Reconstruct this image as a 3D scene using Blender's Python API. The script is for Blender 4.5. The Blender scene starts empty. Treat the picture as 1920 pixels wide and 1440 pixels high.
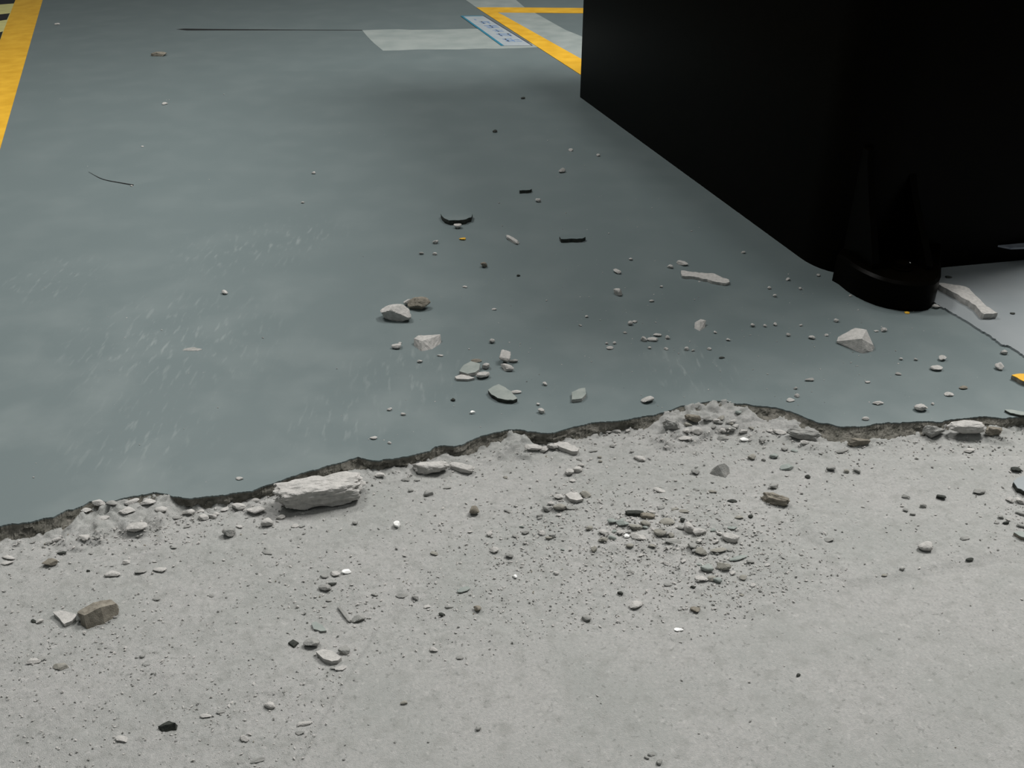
import bpy, bmesh, math, random
import numpy as np
from mathutils import Vector, Matrix, noise as mnoise

# ------------------------------------------------------------------ camera
W, HGT, F = 1920.0, 1440.0, 1750.0
CH = 0.90                                   # camera height above the coating
HOR = -330.0                                # horizon row of the photograph
TH = math.atan((720.0 - HOR) / F)
scn = bpy.context.scene
cam_d = bpy.data.cameras.new('camera'); cam = bpy.data.objects.new('camera', cam_d)
scn.collection.objects.link(cam); scn.camera = cam
cam.location = (0, 0, CH); cam.rotation_euler = (math.pi/2 - TH, 0, 0)
cam_d.sensor_width = 36.0; cam_d.lens = F / W * 36.0; cam_d.clip_start = 0.02

# ------------------------------------------------------------------ light
scn.view_settings.view_transform = 'Standard'; scn.view_settings.look = 'None'
scn.view_settings.gamma = 1.0; scn.view_settings.use_curve_mapping = False
scn.view_settings.exposure = -0.12
wd = bpy.data.worlds.new('hall'); scn.world = wd; wd.use_nodes = True
wd.node_tree.nodes['Background'].inputs[0].default_value = (0.92, 1.0, 0.98, 1)
wd.node_tree.nodes['Background'].inputs[1].default_value = 0.14
def area(loc, target, sx, sy, power, col=(1, 0.98, 0.95)):
    d = bpy.data.lights.new('ceiling_lamp', 'AREA'); d.shape = 'RECTANGLE'
    d.size = sx; d.size_y = sy; d.energy = power; d.color = col
    o = bpy.data.objects.new('ceiling_lamp', d); scn.collection.objects.link(o)
    o.location = loc
    o.rotation_euler = (Vector(target) - Vector(loc)).to_track_quat('-Z', 'Y').to_euler()
area((-1.5, 3.0, 3.5), (-0.4, 1.6, 0), 1.0, 0.7, 78)
area((2.35, 3.15, 4.0), (0.3, 1.7, 0), 1.2, 1.2, 265)
area((1.0, 2.3, 4.8), (1.0, 2.3, 0), 0.35, 0.35, 48)
area((-0.6, -0.2, 4.2), (-0.2, 1.2, 0), 1.6, 1.6, 12)

C = scn.collection
RNG = random.Random(7); NR = np.random.default_rng(11)
T = 0.021                                   # thickness of coating and mortar bed

# ------------------------------------------------------------------ geometry helpers
def gp(u, v, z=0.0):
    x = (u - 960.0) / F; y = -(v - 720.0) / F
    d = (x, math.cos(TH) + y*math.sin(TH), -math.sin(TH) + y*math.cos(TH))
    t = (z - CH) / d[2]
    return Vector((d[0]*t, d[1]*t, z))
def proj(x, y, z):                          # numpy: world -> picture row and column
    dz = z - CH
    depth = y*math.cos(TH) - dz*math.sin(TH)
    up = y*math.sin(TH) + dz*math.cos(TH)
    return 960.0 + F*x/depth, 720.0 - F*up/depth
def mpp(p):                                 # metres per pixel at a point
    return (p.y*math.cos(TH) - (p.z - CH)*math.sin(TH)) / F
def elev(p):                                # angle of the line of sight below level
    return math.atan2(CH - p.z, p.y)

def link(name, me, mats, parent=None):
    o = bpy.data.objects.new(name, me); C.objects.link(o)
    for m in (mats if isinstance(mats, (list, tuple)) else [mats]): me.materials.append(m)
    if parent: o.parent = parent
    return o
def tag(o, label=None, cat=None, group=None, kind=None):
    if label: o['label'] = label
    if cat: o['category'] = cat
    if group: o['group'] = group
    if kind: o['kind'] = kind
    return o
def mesh_np(name, V, Fq, flat=True):
    me = bpy.data.meshes.new(name)
    V = np.asarray(V, np.float32); Fq = np.asarray(Fq, np.int32); k = Fq.shape[1]
    me.vertices.add(len(V)); me.vertices.foreach_set('co', V.ravel())
    me.loops.add(Fq.size); me.loops.foreach_set('vertex_index', Fq.ravel())
    me.polygons.add(len(Fq)); me.polygons.foreach_set('loop_start', np.arange(0, Fq.size, k, dtype=np.int32))
    me.polygons.foreach_set('loop_total', np.full(len(Fq), k, np.int32))
    me.update(calc_edges=True); me.validate()
    if flat: me.shade_flat()
    return me
def from_bm(name, bm):
    bmesh.ops.recalc_face_normals(bm, faces=bm.faces)
    me = bpy.data.meshes.new(name); bm.to_mesh(me); bm.free(); return me

def vnoise(x, y, cell, rng):                # smooth 2-D value noise, about -1..1
    gx = x / cell; gy = y / cell
    gx0 = gx.min(); gy0 = gy.min(); gx = gx - gx0; gy = gy - gy0
    g = rng.uniform(-1, 1, (int(gy.max()) + 3, int(gx.max()) + 3))
    ix = gx.astype(int); iy = gy.astype(int); fx = gx - ix; fy = gy - iy
    fx = fx*fx*(3 - 2*fx); fy = fy*fy*(3 - 2*fy)
    return (g[iy, ix]*(1-fx)*(1-fy) + g[iy, ix+1]*fx*(1-fy) + g[iy+1, ix]*(1-fx)*fy + g[iy+1, ix+1]*fx*fy)

def worley(x, y, cell, rng):                # random block heights (0..1) with straight joints
    gx = x/cell; gy = y/cell
    gx = gx - gx.min() + 1; gy = gy - gy.min() + 1
    ny_, nx_ = int(gy.max()) + 3, int(gx.max()) + 3
    jx = rng.uniform(0, 1, (ny_, nx_)); jy = rng.uniform(0, 1, (ny_, nx_)); hv = rng.uniform(0, 1, (ny_, nx_))
    tx = rng.uniform(-0.5, 0.5, (ny_, nx_)); ty = rng.uniform(-0.5, 0.5, (ny_, nx_))
    ix = gx.astype(int); iy = gy.astype(int)
    best = np.full(x.shape, 9.0); out = np.zeros(x.shape)
    for a in (-1, 0, 1):
        for b in (-1, 0, 1):
            cx = ix + a; cy = iy + b
            dx = gx - cx - jx[cy, cx]; dy = gy - cy - jy[cy, cx]
            d = dx*dx + dy*dy
            m_ = d < best
            best = np.where(m_, d, best)
            out = np.where(m_, hv[cy, cx] + tx[cy, cx]*dx + ty[cy, cx]*dy, out)
    return out

# ------------------------------------------------------------------ materials
def mat(name, c1, c2, rough=0.9, scale=60.0, bump=0.25, bscale=400.0, spec=0.3, detail=6.0, bdist=0.002):
    m = bpy.data.materials.new(name); m.use_nodes = True
    nt = m.node_tree; n = nt.nodes; L = nt.links; b = n['Principled BSDF']
    b.inputs['Roughness'].default_value = rough
    b.inputs['Specular IOR Level'].default_value = spec
    tc = n.new('ShaderNodeTexCoord')
    no = n.new('ShaderNodeTexNoise'); no.inputs['Scale'].default_value = scale; no.inputs['Detail'].default_value = detail
    L.new(tc.outputs['Object'], no.inputs['Vector'])
    cr = n.new('ShaderNodeValToRGB'); cr.color_ramp.elements[0].position = 0.3; cr.color_ramp.elements[1].position = 0.7
    cr.color_ramp.elements[0].color = (*c1, 1); cr.color_ramp.elements[1].color = (*c2, 1)
    L.new(no.outputs['Fac'], cr.inputs['Fac']); L.new(cr.outputs['Color'], b.inputs['Base Color'])
    if bump:
        n2 = n.new('ShaderNodeTexNoise'); n2.inputs['Scale'].default_value = bscale; n2.inputs['Detail'].default_value = 4
        L.new(tc.outputs['Object'], n2.inputs['Vector'])
        bp = n.new('ShaderNodeBump'); bp.inputs['Strength'].default_value = bump; bp.inputs['Distance'].default_value = bdist
        L.new(n2.outputs['Fac'], bp.inputs['Height']); L.new(bp.outputs['Normal'], b.inputs['Normal'])
    m['_ramp'] = 1
    return m
M = {}
M['dust'] = mat('dusty_concrete', (0.31, 0.315, 0.305), (0.385, 0.38, 0.37), 0.95, 260, 0.7, 900, 0.12, 8)
def dust_material():
    m = M['dust']; nt = m.node_tree; n = nt.nodes; L = nt.links; b = n['Principled BSDF']
    src = b.inputs['Base Color'].links[0].from_socket; tc = n.new('ShaderNodeTexCoord')
    for (sc, lo, hi, col, amt) in ((7, 0.40, 0.72, (0.27, 0.285, 0.27), 0.55), (48, 0.50, 0.75, (0.235, 0.24, 0.225), 0.55), (170, 0.60, 0.72, (0.17, 0.175, 0.165), 0.6), (110, 0.62, 0.75, (0.47, 0.46, 0.45), 0.6)):
        no = n.new('ShaderNodeTexNoise'); no.inputs['Scale'].default_value = sc; no.inputs['Detail'].default_value = 7
        L.new(tc.outputs['Object'], no.inputs['Vector'])
        r = n.new('ShaderNodeMapRange'); r.inputs[1].default_value = lo; r.inputs[2].default_value = hi; r.inputs[4].default_value = amt
        L.new(no.outputs['Fac'], r.inputs[0])
        mx = n.new('ShaderNodeMixRGB'); mx.inputs[2].default_value = (*col, 1)
        L.new(r.outputs[0], mx.inputs[0]); L.new(src, mx.inputs[1]); src = mx.outputs[0]
    L.new(src, b.inputs['Base Color'])
dust_material()
M['pale'] = mat('pale_mortar', (0.36, 0.355, 0.34), (0.50, 0.485, 0.465), 0.95, 140, 0.5, 500, 0.15)
M['grey'] = mat('grey_mortar', (0.22, 0.225, 0.215), (0.32, 0.315, 0.30), 0.95, 120, 0.5, 600, 0.15)
M['brown'] = mat('brown_stone', (0.15, 0.135, 0.11), (0.27, 0.25, 0.21), 0.9, 120, 0.4, 600, 0.2)
M['tan'] = mat('brown_grey_mortar', (0.21, 0.205, 0.18), (0.31, 0.30, 0.27), 0.92, 120, 0.4, 600, 0.18)
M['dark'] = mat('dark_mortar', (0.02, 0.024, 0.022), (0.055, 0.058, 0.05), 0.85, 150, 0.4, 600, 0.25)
M['green'] = mat('green_grey_coat_chip', (0.20, 0.23, 0.215), (0.27, 0.295, 0.275), 0.6, 60, 0.1, 300, 0.4)
M['white'] = mat('white_lime', (0.82, 0.82, 0.80), (0.95, 0.95, 0.94), 0.9, 80, 0.2, 300, 0.2)
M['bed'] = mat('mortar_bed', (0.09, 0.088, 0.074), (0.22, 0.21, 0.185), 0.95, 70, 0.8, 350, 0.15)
M['yellow'] = mat('yellow_paint', (0.62, 0.33, 0.012), (0.78, 0.45, 0.03), 0.55, 14, 0.08, 200, 0.4)
M['patch'] = mat('pale_patch_paint', (0.25, 0.29, 0.28), (0.33, 0.365, 0.35), 0.5, 9, 0.05, 100, 0.4)
M['black'] = mat('black_cast_iron', (0.0009, 0.0007, 0.0003), (0.0015, 0.0011, 0.0005), 0.34, 30, 0.04, 250, 0.03)
M['blackp'] = mat('black_paint', (0.008, 0.008, 0.008), (0.014, 0.014, 0.014), 0.6, 20, 0, 1)
M['paley'] = mat('faded_yellow_paint', (0.50, 0.48, 0.20), (0.62, 0.58, 0.24), 0.6, 20, 0, 1)
M['paper'] = mat('white_laminate', (0.33, 0.38, 0.41), (0.40, 0.44, 0.46), 0.4, 20, 0, 1)
M['blue'] = mat('blue_print', (0.02, 0.16, 0.25), (0.03, 0.2, 0.3), 0.5, 20, 0, 1)
M['bluep'] = mat('faded_blue_print', (0.14, 0.23, 0.40), (0.2, 0.29, 0.44), 0.5, 40, 0, 1)
M['navy'] = mat('dark_edge_print', (0.03, 0.035, 0.06), (0.05, 0.05, 0.08), 0.5, 40, 0, 1)
M['string'] = mat('dark_thread', (0.02, 0.025, 0.025), (0.05, 0.05, 0.05), 0.8, 90, 0, 1)
M['steel'] = mat('dull_steel', (0.16, 0.18, 0.22), (0.28, 0.30, 0.34), 0.5, 40, 0.1, 200, 0.5)

def coating_material():
    m = mat('grey_green_floor_coating', (0.122, 0.153, 0.156), (0.128, 0.159, 0.162), 0.5, 3.5, 0.03, 90, 0.28, 8, 0.003)
    nt = m.node_tree; n = nt.nodes; L = nt.links; b = n['Principled BSDF']
    base = b.inputs['Base Color'].links[0].from_socket
    tc = n.new('ShaderNodeTexCoord')
    def math_(op, a, bv):
        q = n.new('ShaderNodeMath'); q.operation = op; q.use_clamp = True
        for i, s in enumerate((a, bv)):
            if isinstance(s, (int, float)): q.inputs[i].default_value = s
            else: L.new(s, q.inputs[i])
        return q.outputs[0]
    def ramp(sock, lo, hi):
        r = n.new('ShaderNodeMapRange'); r.inputs[1].default_value = lo; r.inputs[2].default_value = hi
        L.new(sock, r.inputs[0]); return r.outputs[0]
    # fine dust film and speckle
    n1 = n.new('ShaderNodeTexNoise'); n1.inputs['Scale'].default_value = 300; n1.inputs['Detail'].default_value = 3
    L.new(tc.outputs['Object'], n1.inputs['Vector'])
    speck = ramp(n1.outputs['Fac'], 0.68, 0.80)
    n1b = n.new('ShaderNodeTexNoise'); n1b.inputs['Scale'].default_value = 7; n1b.inputs['Detail'].default_value = 5
    L.new(tc.outputs['Object'], n1b.inputs['Vector'])
    film = ramp(n1b.outputs['Fac'], 0.45, 0.8)
    # scuff streaks
    mp = n.new('ShaderNodeMapping'); mp.inputs['Rotation'].default_value = (0, 0, 0.9); mp.inputs['Scale'].default_value = (90, 20, 1)
    L.new(tc.outputs['Object'], mp.inputs['Vector'])
    n2 = n.new('ShaderNodeTexNoise'); n2.inputs['Scale'].default_value = 1.0; n2.inputs['Detail'].default_value = 5
    L.new(mp.outputs['Vector'], n2.inputs['Vector'])
    streak = ramp(n2.outputs['Fac'], 0.56, 0.74)
    tot = None
    for (u, v, r) in ((265, 815, 0.16), (95, 525, 0.16), (450, 470, 0.22), (560, 440, 0.16), (630, 790, 0.12), (330, 640, 0.3), (760, 700, 0.16), (1290, 690, 0.12)):
        p = gp(u, v)
        vd = n.new('ShaderNodeVectorMath'); vd.operation = 'DISTANCE'; vd.inputs[1].default_value = p
        L.new(tc.outputs['Object'], vd.inputs[0])
        g = ramp(vd.outputs['Value'], r, 0.0)
        tot = g if tot is None else math_('MAXIMUM', tot, g)
    sc = math_('MULTIPLY', streak, tot)
    # trodden-in dust close to the broken edge
    sx = n.new('ShaderNodeSeparateXYZ'); L.new(tc.outputs['Object'], sx.inputs[0])
    near = ramp(sx.outputs['Y'], 2.1, 1.35)
    d1 = math_('MULTIPLY', film, 0.05); d2 = math_('MULTIPLY', speck, 0.22)
    d3 = math_('MULTIPLY', sc, 0.26); d4 = math_('MULTIPLY', math_('MULTIPLY', near, film), 0.08)
    d = math_('ADD', math_('ADD', d1, d2), math_('ADD', d3, d4))
    mx = n.new('ShaderNodeMixRGB'); mx.inputs[2].default_value = (0.44, 0.47, 0.455, 1)
    L.new(d, mx.inputs[0]); L.new(base, mx.inputs[1]); L.new(mx.outputs[0], b.inputs['Base Color'])
    rr = n.new('ShaderNodeMapRange'); rr.inputs[3].default_value = 0.48; rr.inputs[4].default_value = 0.7
    L.new(d, rr.inputs[0]); rr.inputs[2].default_value = 0.5
    L.new(rr.outputs[0], b.inputs['Roughness'])
    return m
M['coat'] = coating_material()
M['coat2'] = mat('blue_grey_floor_coating', (0.20, 0.225, 0.235), (0.25, 0.27, 0.28), 0.45, 6, 0.05, 120, 0.42, 8)

# ------------------------------------------------------------------ broken edge of the coating
TOP = [(-90,1003),(-40,993),(0,985),(22,982),(62,976),(100,969),(125,956),(136,955),(150,950),(170,940),(190,940),(220,937),(257,929),(287,924),
 (312,926),(325,931),(350,934),(382,931),(425,926),(462,921),(472,920),(502,910),(535,897),(580,882),(630,870),(657,860),(672,857),(685,860),
 (707,864),(740,859),(777,851),(805,845),(815,837),(832,835),(850,837),(865,835),(880,827),(900,817),(927,810),(955,806),(975,805),(990,809),
 (1015,811),(1040,809),(1075,801),(1110,792),(1137,789),(1167,787),(1195,781),(1225,779),(1250,770),(1280,761),(1305,756),(1330,752),(1345,752),
 (1395,757),(1414,760),(1457,763),(1489,773),(1514,785),(1539,793),(1579,799),(1617,799),(1664,793),(1714,790),(1757,791),(1782,785),(1836,781),
 (1876,784),(1920,781),(1970,776),(2040,768)]
BOT = [(-90,1040),(0,1020),(32,1015),(65,1014),(110,1002),(200,992),(232,982),(275,976),(325,957),(385,954),(425,947),(462,940),(520,925),(595,902),(645,896),
 (690,886),(740,881),(767,879),(840,860),(875,856),(902,846),(950,838),(1015,832),(1030,834),(1080,827),(1130,815),(1180,808),(1225,810),
 (1280,806),(1340,800),(1432,798),(1476,810),(1514,824),(1570,837),(1614,834),(1660,827),(1720,820),(1770,821),(1814,818),(1876,812),(1920,805),(2040,795)]
tu = np.array([p[0] for p in TOP], float); tv = np.array([p[1] for p in TOP], float)
bu = np.array([p[0] for p in BOT], float); bv = np.array([p[1] for p in BOT], float)
NE = 900
us = np.linspace(-90, 2040, NE)
ex = np.zeros(NE); ey = np.zeros(NE); bx_ = np.zeros(NE); by_ = np.zeros(NE)
for i, u in enumerate(us):
    p = gp(u, np.interp(u, tu, tv)); q = gp(u, np.interp(u, bu, bv), -T)
    ex[i], ey[i] = p.x, p.y; bx_[i], by_[i] = q.x, q.y
ar = np.arange(NE, dtype=float)
jag = 0.0022*vnoise(ar, ar*0, 9, NR) + 0.0013*vnoise(ar, ar*0, 3, NR) + 0.0007*NR.uniform(-1, 1, NE)
ey = ey + jag
by_ = np.minimum(by_, ey - 0.001)
order = np.argsort(ex)

# lower floor: dusty, roughly scraped concrete as a real relief
GS = 0.0025
gx = np.arange(-1.30, 1.32, GS); gy = np.arange(0.62, 2.02, GS)
GX, GY = np.meshgrid(gx, gy)
U, V = proj(GX, GY, -T)
def in_poly(u, v, poly):
    inside = np.zeros(u.shape, bool); n = len(poly)
    for i in range(n):
        x1, y1 = poly[i]; x2, y2 = poly[(i+1) % n]
        c = ((y1 > v) != (y2 > v)) & (u < (x2-x1)*(v-y1)/(y2-y1+1e-9)+x1)
        inside ^= c
    return inside
def blur(a, k):
    for ax in (0, 1):
        c = np.cumsum(np.concatenate([np.repeat(np.take(a, [0], ax), k+1, ax), a, np.repeat(np.take(a, [-1], ax), k, ax)], ax), ax)
        n = a.shape[ax]
        a = (np.take(c, range(2*k+1, 2*k+1+n), ax) - np.take(c, range(0, n), ax)) / (2*k+1)
    return a
SMOOTH = [(545,1600),(565,1440),(615,1340),(655,1285),(735,1240),(900,1255),(1040,1185),(1200,1185),(1270,1212),(1450,1150),(1590,1102),(1760,1065),(2200,1000),(2200,1600)]
SM2 = [(1470,930),(1600,1098),(1760,1065),(1900,1020),(1890,880),(1700,860)]
sm_hard = in_poly(U, V, SMOOTH).astype(float)
sm = blur(sm_hard, 4); sm2 = blur(in_poly(U, V, SM2).astype(float), 6)
step_l = blur(in_poly(U, V, [(-200,900),(840,1030),(775,1110),(715,1180),(650,1290),(560,1450),(545,1700),(-200,1700)]).astype(float), 3)
step_r = blur(in_poly(U, V, [(1480,955),(1545,1040),(1595,1100),(2200,980),(2200,860),(1500,860)]).astype(float), 3)
rough = np.clip(1 - 0.85*sm - 0.35*sm2, 0.12, 1)
Hh = -T + 0.0022*vnoise(GX, GY, 0.16, NR) + 0.0010*vnoise(GX, GY, 0.05, NR)
Hh += rough*(0.0006*vnoise(GX, GY, 0.030, NR) + 0.0005*vnoise(GX, GY, 0.011, NR) + 0.0005*NR.uniform(-1, 1, GX.shape))
Hh += rough*0.0022*np.clip(vnoise(GX, GY, 0.0075, NR) - 0.45, 0, 1)
Hh += 0.0012*step_l*0 + 0.0032*step_r + 0.0030*blur(((np.abs(step_l - 0.5) < 0.3) & (V > 1100) & (U > 500) & (U < 860)).astype(float), 1)
pile = np.exp(-(((U-1250)/210)**2 + ((V-1010)/75)**2)) + 0.6*np.exp(-(((U-1060)/60)**2 + ((V-945)/28)**2))
Hh += 0.005*pile*(0.7 + 0.5*vnoise(GX, GY, 0.02, NR))
# rubble banked up against the broken edge
exs, eys = ex[order], ey[order]
EY = np.interp(GX, exs, eys); EU = np.interp(GX, exs, us[order])
dist = EY - GY
def zone(a, b, f=22): return np.clip((EU-a)/f, 0, 1)*np.clip((b-EU)/f, 0, 1)
heap = np.zeros_like(GX); nz = vnoise(GX, GY, 0.02, NR); nz2 = vnoise(GX, GY, 0.008, NR)
wb = worley(GX + 0.004*nz2, GY, 0.019, NR); wb2 = worley(GX, GY + 0.003*nz, 0.010, NR)
for (a, b, ext, hh) in ((120,345,0.080,0.86),(905,1015,0.055,0.88),(1205,1440,0.085,0.92),(1430,1560,0.075,0.62),(1740,1900,0.05,0.68),(640,700,0.03,0.5),(800,890,0.03,0.45)):
    r = np.clip(1 - (dist - 0.004)/(ext*(1 + 0.45*nz)), 0, 1)
    zn = np.clip(zone(a, b, 40)*(1 + 0.5*nz) + 0.12*nz2*(zone(a, b, 40) > 0), 0, 1)
    heap = np.maximum(heap, zn*hh*T*(r**0.85)*(0.62 + 0.42*wb + 0.20*wb2))
heap = np.maximum(heap, 0.30*T*np.clip(1 - dist/0.045, 0, 1)*np.clip(wb2*1.3 - 0.35 + 0.3*nz, 0, 1))
Hh += rough*0.0030*np.clip(worley(GX, GY, 0.014, NR) - 0.72, 0, 1)*(0.35 + 1.6*np.clip(pile, 0, 1))
Hh += heap
under = np.clip((-dist - 0.004)/0.012, 0, 1)                # nothing may poke through the coating
Hh = np.where(under > 0, np.minimum(Hh, -T*0.15 - under*T*0.85), np.minimum(Hh, 0.004))
ny, nx = GX.shape
idx = np.arange(nx*ny).reshape(ny, nx)
Q = np.stack([idx[:-1, :-1], idx[:-1, 1:], idx[1:, 1:], idx[1:, :-1]], -1).reshape(-1, 4)
Vv = np.stack([GX, GY, Hh], -1).reshape(-1, 3)
base = len(Vv)
big = np.array([[-6,-1.5,-T-.006],[6,-1.5,-T-.006],[6,0.68,-T-.006],[-6,0.68,-T-.006],[-6,.68,-T-.006],[-1.25,.68,-T-.006],[-1.25,3,-T-.006],[-6,3,-T-.006],[1.25,.68,-T-.006],[6,.68,-T-.006],[6,3,-T-.006],[1.25,3,-T-.006]])
Vv = np.vstack([Vv, big]); Q = np.vstack([Q, base+np.arange(12).reshape(3, 4)])
floor = link('floor', mesh_np('floor', Vv, Q, False), M['dust'])
tag(floor, 'dusty scraped bare concrete strewn with grit below the broken coating edge', 'floor', kind='structure')
def zlow(x, y):
    i = (x - gx[0])/GS; j = (y - gy[0])/GS
    i = min(max(int(i), 0), nx-2); j = min(max(int(j), 0), ny-2)
    return float(Hh[j:j+2, i:i+2].mean())
def on_low(u, v):
    z = -T
    for _ in range(3):
        p = gp(u, v, z); z = zlow(p.x, p.y)
    return gp(u, v, z)
def on_coat(u, v): return gp(u, v, 0.0)

# coating sheet: flat top with the broken front line, thin front lip
LIP = 0.0022
X = np.concatenate([[-9.0], exs, [9.0]]); Y = np.concatenate([[eys[0]+0.02], eys, [eys[-1]+0.05]])
n = len(X)
Vt = np.concatenate([np.stack([X, Y, 0*X], 1), np.stack([X*1.0, np.full(n, 14.0), 0*X], 1), np.stack([X, Y-0.0004, 0*X-LIP], 1)])
i = np.arange(n-1)
Q = np.concatenate([np.stack([i, i+1, n+i+1, n+i], 1), np.stack([2*n+i, 2*n+i+1, i+1, i], 1)])
coat = link('floor_coating', mesh_np('floor_coating', Vt, Q), M['coat'])
tag(coat, 'smooth grey-green floor coating ending in a ragged broken edge', 'floor', kind='structure')
# mortar bed under it: rough broken face
R = 11
rows = []
bxs, bys = bx_[order], by_[order]
k = np.arange(NE, dtype=float)
KK, JJ = np.meshgrid(k, np.arange(R)*3.0)
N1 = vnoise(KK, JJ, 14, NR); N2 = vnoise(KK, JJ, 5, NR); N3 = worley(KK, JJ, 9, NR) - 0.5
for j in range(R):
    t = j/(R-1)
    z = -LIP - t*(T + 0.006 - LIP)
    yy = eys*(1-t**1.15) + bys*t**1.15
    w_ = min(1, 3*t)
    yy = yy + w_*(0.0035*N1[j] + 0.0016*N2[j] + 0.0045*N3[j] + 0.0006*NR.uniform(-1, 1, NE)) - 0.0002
    yy = np.minimum(yy, eys + 0.003)
    rows.append(np.stack([exs + 0.0006*NR.uniform(-1, 1, NE)*(j > 0), yy, np.full(NE, z) + 0.0006*NR.uniform(-1, 1, NE)*(j > 0)], 1))
Vb = np.concatenate(rows); i = np.arange(NE-1); Q = []
for j in range(R-1): Q.append(np.stack([(j+1)*NE+i, (j+1)*NE+i+1, j*NE+i+1, j*NE+i], 1))
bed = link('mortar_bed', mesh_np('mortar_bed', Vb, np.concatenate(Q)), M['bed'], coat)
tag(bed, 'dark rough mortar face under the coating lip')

# ------------------------------------------------------------------ flat things on the coating
def plate(name, pts, thick, m, z0=0.0, parent=None, px=True):
    P = [gp(u, v, z0) for u, v in pts] if px else [Vector((a, b, z0)) for a, b in pts]
    bm = bmesh.new()
    lo = [bm.verts.new(p) for p in P]; hi = [bm.verts.new(p + Vector((0, 0, thick))) for p in P]
    bm.faces.new(hi); bm.faces.new(lo[::-1])
    for a in range(len(P)):
        b = (a+1) % len(P); bm.faces.new((lo[a], lo[b], hi[b], hi[a]))
    return link(name, from_bm(name, bm), m, parent)
def empty(name, loc):
    o = bpy.data.objects.new(name, None); C.objects.link(o); o.location = loc; o.empty_display_size = 0.02
    bpy.context.view_layer.update(); return o
def reparent(ch, root):
    ch.parent = root; ch.matrix_parent_inverse = Matrix.Translation(-Vector(root.location))

t = plate('floor_tape', [(100,-70),(80,0),(0,280),(-70,525),(-165,525),(0,76),(29,0),(56,-70)], 0.0008, M['yellow'])
tag(t, 'broad orange-yellow floor stripe running down the left edge', 'floor stripe')
t = plate('floor_tape', [(893,14),(1065,125),(1150,180),(1210,180),(1087,109),(946,30),(934,24),(946,14)], 0.0009, M['yellow'], 0.0010)
tag(t, 'yellow floor stripe slanting from the blue label to the black machine base', 'floor stripe')
t = plate('floor_tape', [(946.3,14),(934.3,23.5),(1180,25.5),(1180,16)], 0.0009, M['yellow'], 0.0010)
tag(t, 'narrow level yellow floor stripe ending at the top of the black machine base', 'floor stripe')
# pale repainted bands: one across, one along the slanting stripe
def ragged(pts, amp, seg, seed):
    r = random.Random(seed); out = []
    for a in range(len(pts)):
        (u1, v1), (u2, v2) = pts[a], pts[(a+1) % len(pts)]
        m_ = max(1, int(math.hypot(u2-u1, v2-v1)/seg))
        for q in range(m_):
            f = q/m_; e = amp if 0 < q else 0
            out.append((u1+(u2-u1)*f + r.uniform(-e, e), v1+(v2-v1)*f + r.uniform(-e, e)*0.35))
    return out
t = plate('floor_patch', ragged([(679,57),(720,55.5),(800,56),(905,54),(1015,88),(1000,89),(860,93),(780,93),(718,95),(702,82),(690,70)], 2.0, 22, 3), 0.0006, M['patch'])
tag(t, 'pale grey-green repainted band lying left of the blue label', 'floor patch')
t = plate('floor_patch', ragged([(862,-8),(958,-8),(985,15),(1010,28),(1040,45),(1062,57),(1090,68),(1150,110),(1140,160),(893,14)], 2.0, 24, 5), 0.0006, M['patch'], 0.0002)
tag(t, 'pale band painted alongside the slanting yellow stripe', 'floor patch')
# label strip with blue border and print
lab = empty('floor_label', gp(925, 60))
tag(lab, 'white laminated label with blue border and blue characters beside slanting yellow stripe', 'label')
A, B, Cc, D = gp(863.5,30.5), gp(907,30), gp(999,86), gp(940,86.5)
def lp(s, t_, z): 
    a = A.lerp(B, s); d = D.lerp(Cc, s); q = a.lerp(d, t_); return (q.x, q.y)
def lplate(name, rect, th, m, z):
    s0, t0, s1, t1 = rect
    o = plate(name, [lp(s0, t0, 0), lp(s1, t0, 0), lp(s1, t1, 0), lp(s0, t1, 0)], th, m, z, None, False); reparent(o, lab); return o
lplate('sheet', (0, 0, 1, 1), 0.0006, M['paper'], 0.0016)
lplate('border', (-0.005, 0, 0.09, 1), 0.0003, M['blue'], 0.0022)
lplate('border', (0.955, 0.0, 1.0, 1), 0.0003, M['navy'], 0.0022)
lplate('border', (0.09, 0, 0.955, 0.02), 0.0003, M['blue'], 0.0022)
glyphs = [[(0.35,.13,.42,.17)],
 [(.42,.22,.82,.245),(.42,.27,.60,.29),(.48,.22,.54,.30),(.70,.24,.76,.30)],
 [(.38,.36,.88,.385),(.40,.405,.86,.43),(.58,.345,.64,.45),(.42,.44,.56,.455)],
 [(.44,.52,.80,.535),(.56,.50,.62,.575),(.46,.56,.78,.575)],
 [(.38,.64,.88,.665),(.40,.69,.84,.705),(.44,.64,.50,.72),(.76,.64,.82,.72)],
 [(.34,.80,.56,.825),(.36,.85,.60,.875),(.60,.79,.65,.89),(.68,.82,.86,.84),(.68,.87,.86,.885),(.40,.80,.46,.89)]]
for g in glyphs:
    bm = bmesh.new()
    for (s0, t0, s1, t1) in g:
        vs = [bm.verts.new((*lp(a, b, 0), 0.0024)) for a, b in ((s0,t0),(s1,t0),(s1,t1),(s0,t1))]
        up = [bm.verts.new(v.co + Vector((0, 0, 0.0002))) for v in vs]
        bm.faces.new(up)
        for q in range(4): bm.faces.new((vs[q], vs[(q+1) % 4], up[(q+1) % 4], up[q]))
    reparent(link('character', from_bm('character', bm), M['bluep']), lab)
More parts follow.
